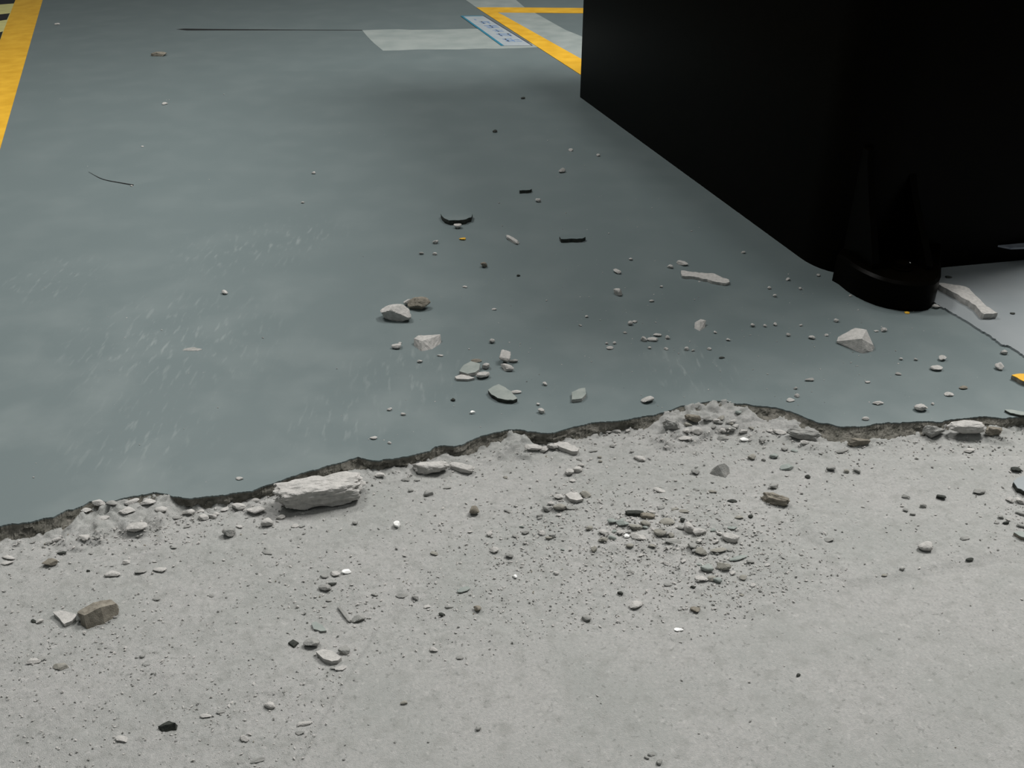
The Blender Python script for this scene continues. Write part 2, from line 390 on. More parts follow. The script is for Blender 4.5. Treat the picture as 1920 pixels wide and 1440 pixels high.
# hazard bars outside the left stripe
hz = empty('hazard_marking', gp(-30, 40)); tag(hz, 'black and pale yellow striped hazard marking in the top left corner', 'hazard marking')
o = plate('ground_paint', [(-160,-40),(43,-40),(29,0),(0,76),(-40,180),(-300,200)], 0.0004, M['paley']); reparent(o, hz)
for pts in ([(-200,-8),(-200,24),(0,8.5),(26,6.5),(29,0),(32,-8)], [(-200,44),(0,27),(18.5,25),(13,37),(0,39),(-200,60)], [(-200,82),(0,60.5),(5.5,59),(0.5,74),(-200,104)],[(-200,120),(-12,94),(-20,110),(-200,140)]):
    o = plate('stripe', pts, 0.0004, M['blackp'], 0.0004); reparent(o, hz)
# hairline joint far left, second coating layer on the right
o = plate('joint', [(330,55),(345,53.6),(400,54.4),(560,55.6),(680,56.2),(680,57.2),(560,56.8),(400,57),(350,57.2)], 0.0002, M['blackp'], 0.0)
o.parent = coat; tag(o, 'dark hairline joint')
SE = [(1640,500),(1700,540),(1745,566),(1762,577),(1775,583),(1800,598),(1830,617),(1853,631),(1868,641),(1880,650),(1893,652),(1908,662),(1922,673),(1990,715),(2100,770)]
r = random.Random(2); se = []
for a in range(len(SE)-1):
    for q in range(6):
        f = q/6; se.append((SE[a][0]*(1-f)+SE[a+1][0]*f + r.uniform(-1, 1), SE[a][1]*(1-f)+SE[a+1][1]*f + r.uniform(-0.8, 0.8)))
se.append(SE[-1])
o = plate('floor_overlay', se + [(3300,700),(3300,380),(1640,380)], 0.0042, M['coat2'])
tag(o, 'lighter blue-grey coating layer with a thin broken lip right of the black foot', 'floor', kind='structure')
PZ = 0.0042
def on_panel(u, v): return gp(u, v, PZ)

# ------------------------------------------------------------------ black machine base
cA, cB, cC = gp(1086, 181), gp(1556, 524), gp(1920, 490.5)
d_left = (cA - cB).normalized(); d_front = (cC - cB).normalized()
nrm = Vector((d_front.y, -d_front.x, 0)).normalized()
if nrm.y > 0: nrm = -nrm
mb = empty('machine_base', cB)
tag(mb, 'tall black machine base with a rounded corner and bolted foot, upper right', 'machine')
def round_poly(P, rad, seg=12):
    out = []
    for a in range(len(P)):
        p0, p1, p2 = P[a-1], P[a], P[(a+1) % len(P)]
        r_ = rad[a]
        if r_ <= 0: out.append(p1); continue
        e0 = (p0-p1).normalized(); e1 = (p2-p1).normalized()
        for q in range(seg+1):
            f = q/seg
            s = p1 + e0*r_; e = p1 + e1*r_
            out.append(s.lerp(p1, f).lerp(p1.lerp(e, f), f))
    return out
LB = (cA-cB).length; WB = 0.66
foot_poly = round_poly([cB, cA, cA + d_front*WB, cB + d_front*WB], [0.13, 0.012, 0.02, 0.05])
def prism(name, P, z0, z1, m, bev=0.0, inset_lo=0.0):
    bm = bmesh.new(); cen = sum(P, Vector())/len(P)
    lo = [bm.verts.new(Vector((p.x, p.y, z0)) + (Vector((cen.x-p.x, cen.y-p.y, 0)).normalized()*inset_lo)) for p in P]
    rings = [lo]
    if inset_lo: rings.append([bm.verts.new((p.x, p.y, z0+inset_lo)) for p in P])
    rings.append([bm.verts.new((p.x, p.y, z1-bev)) for p in P])
    if bev: rings.append([bm.verts.new(Vector((p.x, p.y, z1)) + Vector((cen.x-p.x, cen.y-p.y, 0)).normalized()*bev) for p in P])
    for a in range(len(rings)-1):
        for q in range(len(P)):
            s = (q+1) % len(P); bm.faces.new((rings[a][q], rings[a][s], rings[a+1][s], rings[a+1][q]))
    bm.faces.new(rings[-1]); bm.faces.new(lo[::-1])
    return link(name, from_bm(name, bm), m)
def smooth(o, ang=35):
    me = o.data
    for p in me.polygons: p.use_smooth = True
    try: me.set_sharp_from_angle(angle=math.radians(ang))
    except Exception: pass
    return o
body = smooth(prism('body', foot_poly, 0.0, 1.35, M['black'], 0.02)); reparent(body, mb)
cap = smooth(prism('top_cover', [p + (sum(foot_poly, Vector())/len(foot_poly) - p)*0.03 for p in foot_poly], 1.35, 1.42, M['black'], 0.015)); reparent(cap, mb)
# foot lug
FZ = 0.066
outl = [(1560,526),(1572,533),(1588,546),(1604,556),(1622,565),(1642,573),(1662,578.5),(1685,582.5),(1705,584),(1726,583.5),(1740,581),(1748,575),(1752,566),(1753,548),(1754,507)]
P = [gp(u, v) for u, v in outl]
fp = P + [P[-1] - nrm*0.10, cB + d_front*0.10 - nrm*0.10]
foot = smooth(prism('foot', fp, 0.0, FZ, M['black'], 0.006)); reparent(foot, mb)
def face_pt(s, z, off): return cB + d_front*s + nrm*off + Vector((0, 0, z))
def s_of(u, v, z=0):
    p = gp(u, v, z); return (p - cB).dot(d_front), (p - cB).dot(nrm)
def gusset(s, depth, top, th):
    bm = bmesh.new(); prof = [(-0.02, FZ-0.01), (depth, FZ-0.01), (depth, FZ+0.012)]
    for q in range(1, 9):
        f = q/8; prof.append((depth*(1-f)**1.25, FZ+0.012 + (top-FZ-0.012)*f**0.9))
    prof.append((-0.02, top))
    for sd in (-th/2, th/2):
        vs = [bm.verts.new(face_pt(s+sd, z, o_)) for o_, z in prof]
        bm.faces.new(vs if sd < 0 else vs[::-1])
    bm.verts.ensure_lookup_table(); L_ = len(prof)
    for q in range(L_):
        w = (q+1) % L_; bm.faces.new((bm.verts[q], bm.verts[L_+q], bm.verts[L_+w], bm.verts[w]))
    o = link('gusset', from_bm('gusset', bm), M['black']); reparent(o, mb); return o
s1, o1 = s_of(1640, 505, FZ); s2, o2 = s_of(1741, 506, FZ)
gusset(s1, max(o1, 0.03), 0.30, 0.016); gusset(s2, max(o2, 0.03), 0.24, 0.016)
# bolt on the foot
bc = gp(1690, 502, FZ)
bm = bmesh.new(); bmesh.ops.create_cone(bm, cap_ends=True, segments=6, radius1=0.017, radius2=0.016, depth=0.012, matrix=Matrix.Translation(bc + Vector((0, 0, 0.008))))
bmesh.ops.create_cone(bm, cap_ends=True, segments=20, radius1=0.024, radius2=0.024, depth=0.004, matrix=Matrix.Translation(bc + Vector((0, 0, 0.0015))))
o = link('bolt', from_bm('bolt', bm), M['black']); reparent(o, mb)
# small bracket on the front face at the right edge
s3 = (gp(1905, 470, 0.06) - cB).dot(d_front)
bm = bmesh.new()
zb = 0.045
pts = [face_pt(s3-0.005, zb, -0.005), face_pt(s3+0.02, zb, 0.02), face_pt(s3+0.16, zb, 0.035), face_pt(s3+0.16, zb, -0.005)]
lo = [bm.verts.new(p) for p in pts]; hi = [bm.verts.new(p + Vector((0, 0, 0.004))) for p in pts]
bm.faces.new(hi); bm.faces.new(lo[::-1])
for q in range(4): bm.faces.new((lo[q], lo[(q+1) % 4], hi[(q+1) % 4], hi[q]))
o = link('bracket', from_bm('bracket', bm), M['steel']); reparent(o, mb); tag(o, 'dull grey plate near the right edge')

# ------------------------------------------------------------------ loose pieces
_ico = {}
def ico(sub):
    if sub not in _ico:
        bm = bmesh.new(); bmesh.ops.create_icosphere(bm, subdivisions=sub, radius=1)
        bm.verts.ensure_lookup_table()
        _ico[sub] = (np.array([v.co[:] for v in bm.verts]), np.array([[v.index for v in f.verts] for f in bm.faces])); bm.free()
    return _ico[sub]
def rock_mesh(name, w, d, h, seed, sub=3, facets=11, box=0.0, lump=0.05, flat=0.0):
    rg = np.random.default_rng(seed)
    V0, F0 = ico(sub)
    n = rg.normal(size=(facets, 3)); n /= np.linalg.norm(n, axis=1)[:, None]
    off = rg.uniform(0.42, 0.92, facets)
    dots = V0 @ n.T
    r = np.where(dots > 0.05, off[None, :]/np.maximum(dots, 0.05), 9).min(1)
    r = np.minimum(r, 1.05)
    if box:
        p = 1/np.maximum(np.abs(V0).max(1), 1e-6)
        r = r*(1-box) + np.minimum(p, 1.45)*box*0.9
    P = V0*r[:, None]
    if lump:
        ph = rg.uniform(0, 50, 3)
        nv = np.array([mnoise.fractal(Vector(q*2.3 + ph), 0.8, 2.2, 4) for q in P])
        P = P*(1 + lump*nv[:, None])
    lo, hi = P.min(0), P.max(0)
    P = (P - (lo+hi)/2)/((hi-lo)/2)*np.array([w/2, d/2, h/2])
    P[:, 2] += h/2
    if flat: P[:, 2] = np.maximum(P[:, 2], h*flat) - h*flat
    return mesh_np(name, P, F0)
SEED = [100]
def rock(u, v, w, h, m='pale', k=0.6, where='low', rot=0.0, name='mortar_fragment', sub=None, tilt=0.0, box=0.0, lump=0.05, sink=0.08, facets=8):
    fn = {'low': on_low, 'coat': on_coat, 'panel': on_panel}[where]
    p0 = fn(u, v); s = mpp(p0); a = elev(p0)
    D = h*s/(math.sin(a) + k*math.cos(a))*1.06; Z = k*D
    Wm = w*s
    c = p0 + Vector((0, D*0.5, 0))
    if where == 'low': c.z = zlow(c.x, c.y)
    SEED[0] += 1
    if sub is None: sub = 2 if w < 15 else 3
    me = rock_mesh(name, Wm*1.04, D, Z*(1+sink), SEED[0], sub, facets, box, lump)
    o = link(name, me, M[m]); o.location = c - Vector((0, 0, Z*sink)); o.rotation_euler = (0, tilt, math.radians(rot))
    return o
def flake(name, pts, tpx, m_top, m_body, where, label, cat='fragment', seg=5, jit=1.0, tilt=(0, 0), layer=0.0011, seed=1):
    """flat broken chip: a mortar body with its own coating skin on top"""
    r = random.Random(seed)
    fn = {'low': on_low, 'coat': on_coat, 'panel': on_panel}[where]
    cu = sum(p[0] for p in pts)/len(pts); cv = sum(p[1] for p in pts)/len(pts)
    g0 = fn(cu, cv + tpx); z0 = g0.z; s = mpp(g0); th = tpx*s/math.cos(elev(g0))
    out = []
    for a in range(len(pts)):
        (u1, v1), (u2, v2) = pts[a], pts[(a+1) % len(pts)]
        m_ = max(1, int(math.hypot(u2-u1, v2-v1)/seg))
        for q in range(m_):
            f = q/m_; out.append((u1+(u2-u1)*f + r.uniform(-jit, jit)*(q > 0), v1+(v2-v1)*f + r.uniform(-jit, jit)*0.6*(q > 0)))
    topP = [gp(u, v, z0+th) for u, v in out]; cen = sum(topP, Vector())/len(topP)
    cx = Vector((cen.x, cen.y, z0))
    loc = lambda p: p - cx
    body_h = th - (layer if m_top else 0)
    def ring(bm, z, sc, j):
        res = []
        for p in topP:
            q = loc(p); q = Vector((q.x*sc, q.y*sc, 0)) + Vector((r.uniform(-j, j), r.uniform(-j, j), 0))
            res.append(bm.verts.new((q.x, q.y, z + r.uniform(-j, j)*0.4)))
        return res
    def solid(name, zs):
        bm = bmesh.new(); rg = [ring(bm, *z) for z in zs]
        for a in range(len(rg)-1):
            for q in range(len(topP)):
                s_ = (q+1) % len(topP); bm.faces.new((rg[a][q], rg[a][s_], rg[a+1][s_], rg[a+1][q]))
        bm.faces.new(rg[-1]); bm.faces.new(rg[0][::-1])
        return from_bm(name, bm)
    j = 0.35*s
    root = link(name, solid(name, [(-0.001, 0.97, j), (body_h*0.5, 1.0, j*1.3), (body_h, 0.995, j*0.5)]), M[m_body])
    root.location = cx; root.rotation_euler = (tilt[0], tilt[1], 0)
    if m_top:
        sk = link('coating_skin', solid('coating_skin', [(body_h-0.0002, 0.995, 0), (th, 1.0, 0)]), M[m_top], root)
        tag(sk, 'painted coating skin on the chip')
    tag(root, label, cat); return root
def hull(name, pts, m, where, label, cat='fragment', rough=0.0, sub=3):
    """pts: (column, row of the foot point on the ground, height in pixels)"""
    fn = {'low': on_low, 'coat': on_coat, 'panel': on_panel}[where]
    P = []
    for (u, v, hp) in pts:
        g = fn(u, v); P.append(g + Vector((0, 0, hp*mpp(g)/math.cos(elev(g)))))
    c = sum(P, Vector())/len(P); c.z = min(p.z for p in P)
    bm = bmesh.new()
    for p in P: bm.verts.new(p - c)
    bmesh.ops.convex_hull(bm, input=bm.verts)
    for v in [v for v in bm.verts if not v.link_faces]: bm.verts.remove(v)
    if rough:
        bmesh.ops.subdivide_edges(bm, edges=bm.edges, cuts=sub, use_grid_fill=True)
        for v in bm.verts:
            v.co += Vector((mnoise.noise(v.co*140), mnoise.noise(v.co*140 + Vector((9, 0, 0))), mnoise.noise(v.co*140 + Vector((0, 9, 0)))))*rough
    bmesh.ops.triangulate(bm, faces=bm.faces)
    o = link(name, from_bm(name, bm), M[m]); o.location = c - Vector((0, 0, 0.0006))
    tag(o, label, cat); return o
def bar(name, p1, p2, hpx, m, where, label, cat='fragment', k=0.8, sub=4, box=0.6, lump=0.10, facets=9, group=None, sink=0.06):
    fn = {'low': on_low, 'coat': on_coat, 'panel': on_panel}[where]
    a, b = fn(*p1), fn(*p2); c = (a+b)/2; L_ = (b-a).length; s = mpp(c); e = elev(c)
    D = hpx*s/(math.sin(e) + k*math.cos(e))*1.05; Z = k*D
    SEED[0] += 1
    o = link(name, rock_mesh(name, L_, D, Z*(1+sink), SEED[0], sub, facets, box, lump), M[m])
    z = zlow(c.x, c.y) if where == 'low' else c.z
    yaw = math.atan2((b-a).y, (b-a).x)
    back = Vector((-math.sin(yaw), math.cos(yaw), 0))
    if back.y < 0: back = -back
    o.location = Vector((c.x, c.y, z - Z*sink)) + back*D*0.5
    o.rotation_euler = (0, 0, yaw)
    tag(o, label, cat, group); return o

# --- big pieces on the coating
o = rock(741, 605, 58, 40, 'pale', 0.72, 'coat', 0, 'stone', 4, lump=0.05); tag(o, 'pale rounded stone, the largest of those on the coating left of centre', 'stone')
o = rock(785, 584, 42, 31, 'brown', 0.75, 'coat', 12, 'stone', 4, lump=0.08); tag(o, 'brownish broken stone just behind the large pale rounded stone', 'stone')
o = rock(763, 575, 13, 16, 'pale', 0.8, 'coat', 0, 'pebble', 3); tag(o, 'small white pebble wedged against the brownish broken stone', 'pebble')
o = hull('stone', [(776,648,0),(790,659,0),(810,655,0),(828,643,0),(822,634,0),(782,642,0),(777,644,10),(792,652,13),(826,638,11),(812,640,12),(785,640,11),(805,648,13)], 'pale', 'coat', 'pale wedge-shaped stone in front of the large rounded stone', 'stone', 0.0012); 
o = rock(743, 656, 19, 13, 'pale', 0.6, 'coat', 10, 'pebble'); tag(o, 'small pebble left of the pale wedge-shaped stone', 'pebble')
flake('coating_chip', [(826,400),(838,391),(868,389),(886,400),(884,407),(868,412),(842,413),(833,409)], 9, 'coat', 'dark', 'coat', 'thin grey-green coating chip with a dark front edge, upper middle of the coating', seed=4)
o = rock(858, 430, 15, 12, 'pale', 0.7, 'coat', 0, 'pebble'); tag(o, 'white pebble touching the front of the thin grey-green chip', 'pebble')
flake('coating_chip', [(974,352),(980,349),(995,350),(997,354),(993,356),(974,357)], 6, 'coat', 'dark', 'coat', 'small block-like coating chip farthest back on the open floor', seed=5)
bar('mortar_splinter', (944,446), (969,460), 9, 'pale', 'coat', 'short pale curved splinter between the two dark-edged chips', k=0.7)
flake('coating_chip', [(1049,443),(1056,440),(1092,440),(1098,444),(1092,447),(1052,448)], 7, 'coat', 'dark', 'coat', 'long dark-edged coating chip lying left of the machine base', seed=6)
o = rock(867, 451, 12, 7, 'yellow', 0.4, 'coat', 0, 'paint_chip'); tag(o, 'tiny bright yellow paint chip on the open coating', 'paint chip')
o = rock(907, 503, 13, 14, 'brown', 0.9, 'coat', 0, 'pebble'); tag(o, 'small pointed brown pebble standing alone in mid floor', 'pebble')
flake('mortar_splinter', [(1277,507),(1300,510),(1322,512),(1340,513),(1352,519),(1367,524),(1368,529),(1361,531),(1345,529),(1330,525),(1310,520),(1295,518),(1279,517)], 5, None, 'pale', 'coat', 'long pale mortar splinter lying in front of the black machine base', jit=1.4, seed=7)
o = hull('mortar_fragment', [(1302,616,0),(1312,621,0),(1322,614,0),(1314,607,0),(1302,611,7),(1312,612,9),(1323,608,8),(1313,606,8)], 'pale', 'coat', 'pale cube-like mortar lump below the long pale splinter', 'fragment', 0.0005)
hull('mortar_fragment', [(1568,644,2),(1617,663,0),(1636,659,0),(1640,652,0),(1604,637,0),(1580,635,0),(1568,644,5),(1611,657,22),(1620,640,22),(1599,634,20),(1586,636,13),(1570,639,8),(1625,661,4),(1636,655,8)], 'pale', 'coat', 'tent-shaped pale mortar chunk standing in front of the black foot', 'fragment', 0.0009)
flake('mortar_slab', [(1756,529),(1772,531),(1806,536),(1818,541),(1832,556),(1846,570),(1860,580),(1871,587),(1846,589),(1838,583),(1830,573),(1812,562),(1790,549),(1770,539)], 10, None, 'pale', 'panel', 'long pale flat mortar strip on the lighter coating right of the foot', jit=1.2, seed=8)
flake('coating_chip', [(861,696),(870,684),(883,677),(900,682),(898,693),(891,698),(877,701)], 7, 'green', 'pale', 'coat', 'pale-edged coating chip on top of the cluster near the broken edge', seed=9, jit=0.8)
flake('mortar_chip', [(853,706),(864,702),(878,704),(890,708),(878,711),(856,710)], 4, None, 'pale', 'coat', 'thin pale chip under the front of the chip cluster', seed=10, jit=0.6)
o = rock(905, 712, 26, 17, 'pale', 0.6, 'coat', 20, 'stone'); tag(o, 'pale lump at the right of the chip cluster above the broken edge', 'stone')
o = rock(911, 693, 14, 16, 'pale', 0.8, 'coat', 0, 'stone'); tag(o, 'small pale lump behind the chip cluster', 'stone')
o = rock(893, 680, 20, 8, 'brown', 0.5, 'coat', 0, 'stone'); tag(o, 'flat brown fragment at the back of the chip cluster', 'stone')
o = rock(947, 685, 21, 29, 'pale', 0.9, 'coat', 0, 'stone', 4); tag(o, 'upright pale stone right of the chip cluster', 'stone')
o = rock(963, 681, 16, 9, 'grey', 0.6, 'coat', 0, 'pebble'); tag(o, 'grey pebble right of the upright pale stone', 'pebble')
o = rock(951, 697, 27, 17, 'pale', 0.6, 'coat', -14, 'stone'); tag(o, 'pale stone leaning in front of the upright pale stone', 'stone')
flake('coating_chip', [(915,731),(925,724),(935,720),(947,726),(958,733),(970,747),(962,750),(947,749),(933,746),(921,739)], 7, 'green', 'dark', 'coat', 'leaf-shaped grey-green chip pointing at the broken edge', seed=12, jit=0.7)
flake('mortar_chip', [(1072,735),(1085,729),(1097,727),(1099,738),(1091,747),(1072,749)], 6, 'green', 'pale', 'coat', 'squarish grey-green chip just behind the broken edge, right of the leaf-shaped chip', seed=13, jit=0.8)
o = rock(968, 739, 19, 9, 'pale', 0.4, 'coat', 0, 'mortar_chip'); tag(o, 'small white chip right of the leaf-shaped chip', 'fragment')
o = rock(1215, 758, 24, 17, 'pale', 0.6, 'coat', 0, 'stone'); tag(o, 'pale lumpy stone on the coating just behind the broken edge, centre right', 'stone')
flake('paint_chip', [(1897,703),(1906,701),(1925,700),(1960,706),(1960,724),(1930,718),(1912,711)], 8, 'yellow', 'brown', 'coat', 'yellow-topped coating chip cut by the right edge of the picture', seed=14)
flake('coating_chip', [(1884,768),(1897,768),(1920,772),(1950,776),(1940,779),(1915,778),(1895,774)], 4, 'green', 'dark', 'coat', 'thin dark chip on the coating at the right edge above the broken edge', seed=15, jit=0.5)
o = rock(296, 106, 28, 10, 'brown', 0.4, 'coat', 0, 'mortar_chip'); tag(o, 'tan flat chip alone at the far left of the coating', 'fragment')
o = rock(360, 658, 36, 7, 'grey', 0.05, 'coat', 0, 'mortar_smear', lump=0.2); tag(o, 'thin grey smear of mortar on the left of the coating', 'fragment')
o = rock(1702, 589, 9, 6, 'yellow', 0.4, 'coat', 0, 'paint_chip'); tag(o, 'tiny yellow paint chip at the front of the black foot', 'paint chip')
o = rock(1757, 580, 16, 11, 'pale', 0.7, 'coat', 0, 'pebble'); tag(o, 'pale pebble against the right of the black foot', 'pebble')
o = rock(1704, 494, 8, 5, 'white', 0.5, 'coat', 0, 'pebble'); q = gp(1704, 494, FZ); o.location = (q.x, q.y, FZ); o.scale = (0.8,)*3; tag(o, 'white crumb lying on top of the black foot', 'pebble')
o = rock(1780, 522, 13, 6, 'dark', 0.4, 'panel', 0, 'mortar_chip'); tag(o, 'dark chip behind the long pale mortar strip', 'fragment')
o = rock(1900, 590, 9, 5, 'dark', 0.4, 'panel', 0, 'mortar_chip'); tag(o, 'black crumb right of the long pale mortar strip', 'fragment')
o = rock(1354, 673, 12, 5, 'dark', 0.4, 'coat', 0, 'mortar_chip'); tag(o, 'black crumb on the coating in front of the pale cube-like lump', 'fragment')

# --- big pieces on the dusty concrete
o = bar('mortar_block', (517,972), (694,944), 72, 'pale', 'low', 'large rough pale mortar block broken off beside the dark edge', 'block', k=0.78, sub=5, box=0.75, lump=0.16, facets=8)
o = rock(805, 893, 70, 34, 'pale', 0.6, 'low', -6, 'mortar_lump', 4, lump=0.16, box=0.35); tag(o, 'long pale dusty lump against the broken edge right of the large block', 'block')
bar('mortar_fragment', (838,878), (884,894), 20, 'pale', 'low', 'pale split fragment right of the long dusty lump', k=0.6)
o = hull('stone', [(152,1172,0),(164,1180,0),(196,1170,0),(222,1152,0),(224,1142,0),(205,1138,0),(168,1150,0),(150,1163,14),(163,1172,18),(196,1161,22),(223,1147,16),(212,1141,18),(180,1148,18),(160,1156,16)], 'brown', 'low', 'long brown-grey stone in the left foreground', 'stone', 0.0012)
o = rock(152, 1170, 20, 28, 'grey', 0.7, 'low', 0, 'mortar_fragment'); tag(o, 'grey mortar lump stuck to the left end of the long brown-grey stone', 'fragment')
flake('mortar_chip', [(99,1147),(112,1144),(140,1150),(144,1154),(134,1164),(120,1170),(112,1160)], 6, None, 'pale', 'low', 'pale flat chip left of the long brown-grey stone', seed=20)
o = hull('mortar_fragment', [(297,1367,0),(303,1373,0),(331,1370,0),(334,1360,0),(318,1352,0),(297,1365,4),(305,1367,6),(331,1364,9),(318,1357,6)], 'dark', 'low', 'black-sided chip alone in the bottom left foreground', 'fragment', 0.0006)
o = hull('black_chip', [(540,1207,0),(551,1216,0),(561,1207,0),(550,1199,0),(541,1207,3),(551,1214,3),(560,1207,3),(550,1201,3)], 'dark', 'low', 'small black diamond-shaped chip in the left foreground', 'fragment')
o = rock(583, 1217, 30, 22, 'grey', 0.7, 'low', 8, 'stone', 4); tag(o, 'grey rounded stone right of the black diamond-shaped chip', 'stone')
flake('mortar_chip', [(592,1221),(605,1217),(622,1220),(640,1232),(634,1238),(622,1240),(605,1234)], 7, None, 'pale', 'low', 'pale thick chip in front of the grey rounded stone', seed=21)
o = rock(645, 1228, 21, 19, 'grey', 0.6, 'low', -20, 'stone'); tag(o, 'small grey stone right of the pale thick chip in the foreground', 'stone')
flake('coating_chip', [(584,1168),(592,1165),(604,1172),(612,1182),(601,1183),(588,1179)], 3, 'green', 'grey', 'low', 'thin grey-green flake above the black diamond-shaped chip', seed=22, jit=0.6)
bar('mortar_splinter', (631,1140), (654,1170), 9, 'grey', 'low', 'dark grey slanting splinter above the pale thick chip', k=0.8)
o = rock(672, 1168, 26, 17, 'grey', 0.6, 'low', 10, 'stone'); tag(o, 'grey broken stone right of the slanting splinter', 'stone')
bar('mortar_chunk', (1423,940), (1478,954), 26, 'brown', 'low', 'long dark brown-green chunk on the concrete, right of the rubble patch', 'fragment', k=0.75, lump=0.22, box=0.4)
hull('mortar_fragment', [(1330,888,0),(1345,893,0),(1360,896,0),(1368,888,0),(1350,878,0),(1334,883,4),(1344,886,14),(1356,884,16),(1366,884,8)], 'grey', 'low', 'angular grey chunk with black shaded side above the long dark chunk', 'fragment', 0.0008)
o = rock(889, 968, 19, 22, 'brown', 0.8, 'low', 10, 'stone'); tag(o, 'brown egg-shaped pebble left of the rubble patch', 'stone')
o = rock(649, 1077, 17, 10, 'white', 0.4, 'low', 0, 'lime_chip'); tag(o, 'bright white chip in the left middle of the concrete', 'fragment')
o = rock(1396, 829, 16, 9, 'white', 0.4, 'low', 0, 'lime_chip'); tag(o, 'bright white chip below the rubble at the broken edge', 'fragment')
o = rock(1463, 816, 25, 12, 'pale', 0.4, 'low', -8, 'mortar_chip'); tag(o, 'pale oval chip at the foot of the broken edge, right of the bright white chip', 'fragment')
o = rock(895, 1149, 15, 14, 'brown', 0.8, 'low', 0, 'pebble'); tag(o, 'round brown pebble in the centre foreground', 'pebble')
o = rock(1305, 1151, 19, 14, 'brown', 0.6, 'low', 0, 'pebble'); tag(o, 'dark brown pebble below the rubble patch', 'pebble')
o = rock(92, 1064, 27, 18, 'brown', 0.7, 'low', 0, 'pebble', 4); tag(o, 'brown rounded pebble near the left end of the broken edge', 'pebble')
o = rock(427, 1010, 24, 24, 'grey', 0.7, 'low', 0, 'stone', 4); tag(o, 'grey-green rounded stone left of the large block', 'stone')
o = rock(254, 1001, 38, 24, 'pale', 0.5, 'low', 12, 'mortar_fragment', 4); tag(o, 'pale broken slab piece at the foot of the left rubble bank', 'fragment')
o = rock(500, 989, 23, 21, 'pale', 0.8, 'low', 0, 'stone'); tag(o, 'round pale stone at the lower left corner of the large block', 'stone')
o = rock(478, 968, 36, 20, 'pale', 0.6, 'low', 0, 'stone'); tag(o, 'pale flat stone left of the large block', 'stone')
o = rock(472, 943, 24, 11, 'pale', 0.4, 'low', 0, 'mortar_chip'); tag(o, 'pale chip tucked under the broken edge left of the large block', 'fragment')
o = rock(446, 958, 26, 18, 'pale', 0.6, 'low', 0, 'stone'); tag(o, 'rounded pale stone farther left of the large block', 'stone')
o = rock(352, 968, 24, 17, 'pale', 0.7, 'low', 0, 'stone'); tag(o, 'pale stone at the foot of the broken edge, right of the left rubble bank', 'stone')
o = rock(743, 992, 13, 17, 'white', 0.8, 'low', 0, 'pebble'); tag(o, 'white pebble below and right of the large block', 'pebble')
flake('mortar_slab', [(1036,831),(1050,828),(1064,829),(1086,841),(1083,846),(1072,846),(1056,840)], 6, None, 'pale', 'low', 'tilted pale slab piece leaning below the middle of the broken edge', seed=24)
flake('mortar_chip', [(1060,927),(1070,922),(1083,923),(1094,935),(1082,938),(1068,935)], 4, None, 'pale', 'low', 'pale flat chip topmost in the small heap left of the rubble patch', seed=25, jit=0.6)
flake('coating_chip', [(1900,903),(1907,896),(1940,886),(1970,905),(1960,925),(1925,922),(1908,915)], 8, 'coat2', 'dark', 'low', 'blue-grey coating chip at the right edge of the concrete', seed=26)
flake('coating_chip', [(1901,998),(1915,996),(1940,1003),(1938,1012),(1915,1006)], 6, 'green', 'brown', 'low', 'lowest brown-sided chip of the heap at the right edge', seed=27)
bar('mortar_splinter', (1902,963), (1935,972), 9, 'grey', 'low', 'dark-shadowed splinter in the heap at the right edge', k=0.6)
bar('mortar_splinter', (1905,988), (1940,996), 9, 'grey', 'low', 'thin splinter just above the lowest chip at the right edge', k=0.6)
o = rock(1897, 944, 15, 15, 'pale', 0.6, 'low', 0, 'pebble'); tag(o, 'pale pebble in front of the blue-grey chip at the right edge', 'pebble')
o = rock(1914, 946, 14, 15, 'pale', 0.6, 'low', 0, 'pebble'); tag(o, 'second pale pebble from the left under the blue-grey chip', 'pebble')
o = rock(1908, 887, 20, 12, 'dark', 0.5, 'low', -18, 'mortar_chip'); tag(o, 'black chip above the blue-grey chip at the right edge', 'fragment')
o = rock(1812, 820, 70, 33, 'pale', 0.8, 'low', -4, 'mortar_lump', 4, lump=0.12, box=0.3); tag(o, 'big pale lump set in the broken edge near the right side', 'block')
o = rock(1757, 822, 44, 30, 'grey', 0.9, 'low', 0, 'mortar_lump', 4, lump=0.16); tag(o, 'grey lump left of the big pale lump in the broken edge', 'block')
o = rock(1613, 838, 42, 22, 'brown', 0.8, 'low', 0, 'mortar_lump', 4, lump=0.14); tag(o, 'rounded brown lump at the foot of the lowest dip in the broken edge', 'block')
o = rock(1866, 818, 32, 24, 'brown', 0.8, 'low', 0, 'mortar_lump', 4, lump=0.2); tag(o, 'dark crumbling lump right of the big pale lump in the broken edge', 'block')
o = rock(1510, 826, 60, 26, 'grey', 0.8, 'low', -12, 'mortar_lump', 4, lump=0.16, box=0.3); tag(o, 'slanting grey slab left of the lowest dip in the broken edge', 'block')
o = rock(1306, 817, 24, 20, 'pale', 0.6, 'low', 0, 'stone'); tag(o, 'pale stone with a black gap under it in the rubble bank, centre right', 'stone')
o = rock(1260, 808, 34, 26, 'grey', 0.8, 'low', 0, 'mortar_lump', 4, lump=0.16); tag(o, 'crumbly grey lump at the left end of the centre right rubble bank', 'block')
o = rock(1300, 796, 30, 22, 'brown', 0.8, 'low', 0, 'stone', 4, lump=0.14); tag(o, 'grey-brown broken stone on the centre right rubble bank', 'stone')
bar('mortar_chip', (1172,969), (1208,969), 13, 'dark', 'low', 'dark oblong chip, left one of two at the back of the rubble patch', k=0.6)
bar('mortar_chip', (1199,972), (1229,974), 13, 'brown', 'low', 'dark oblong chip, right one of two at the back of the rubble patch', k=0.6)

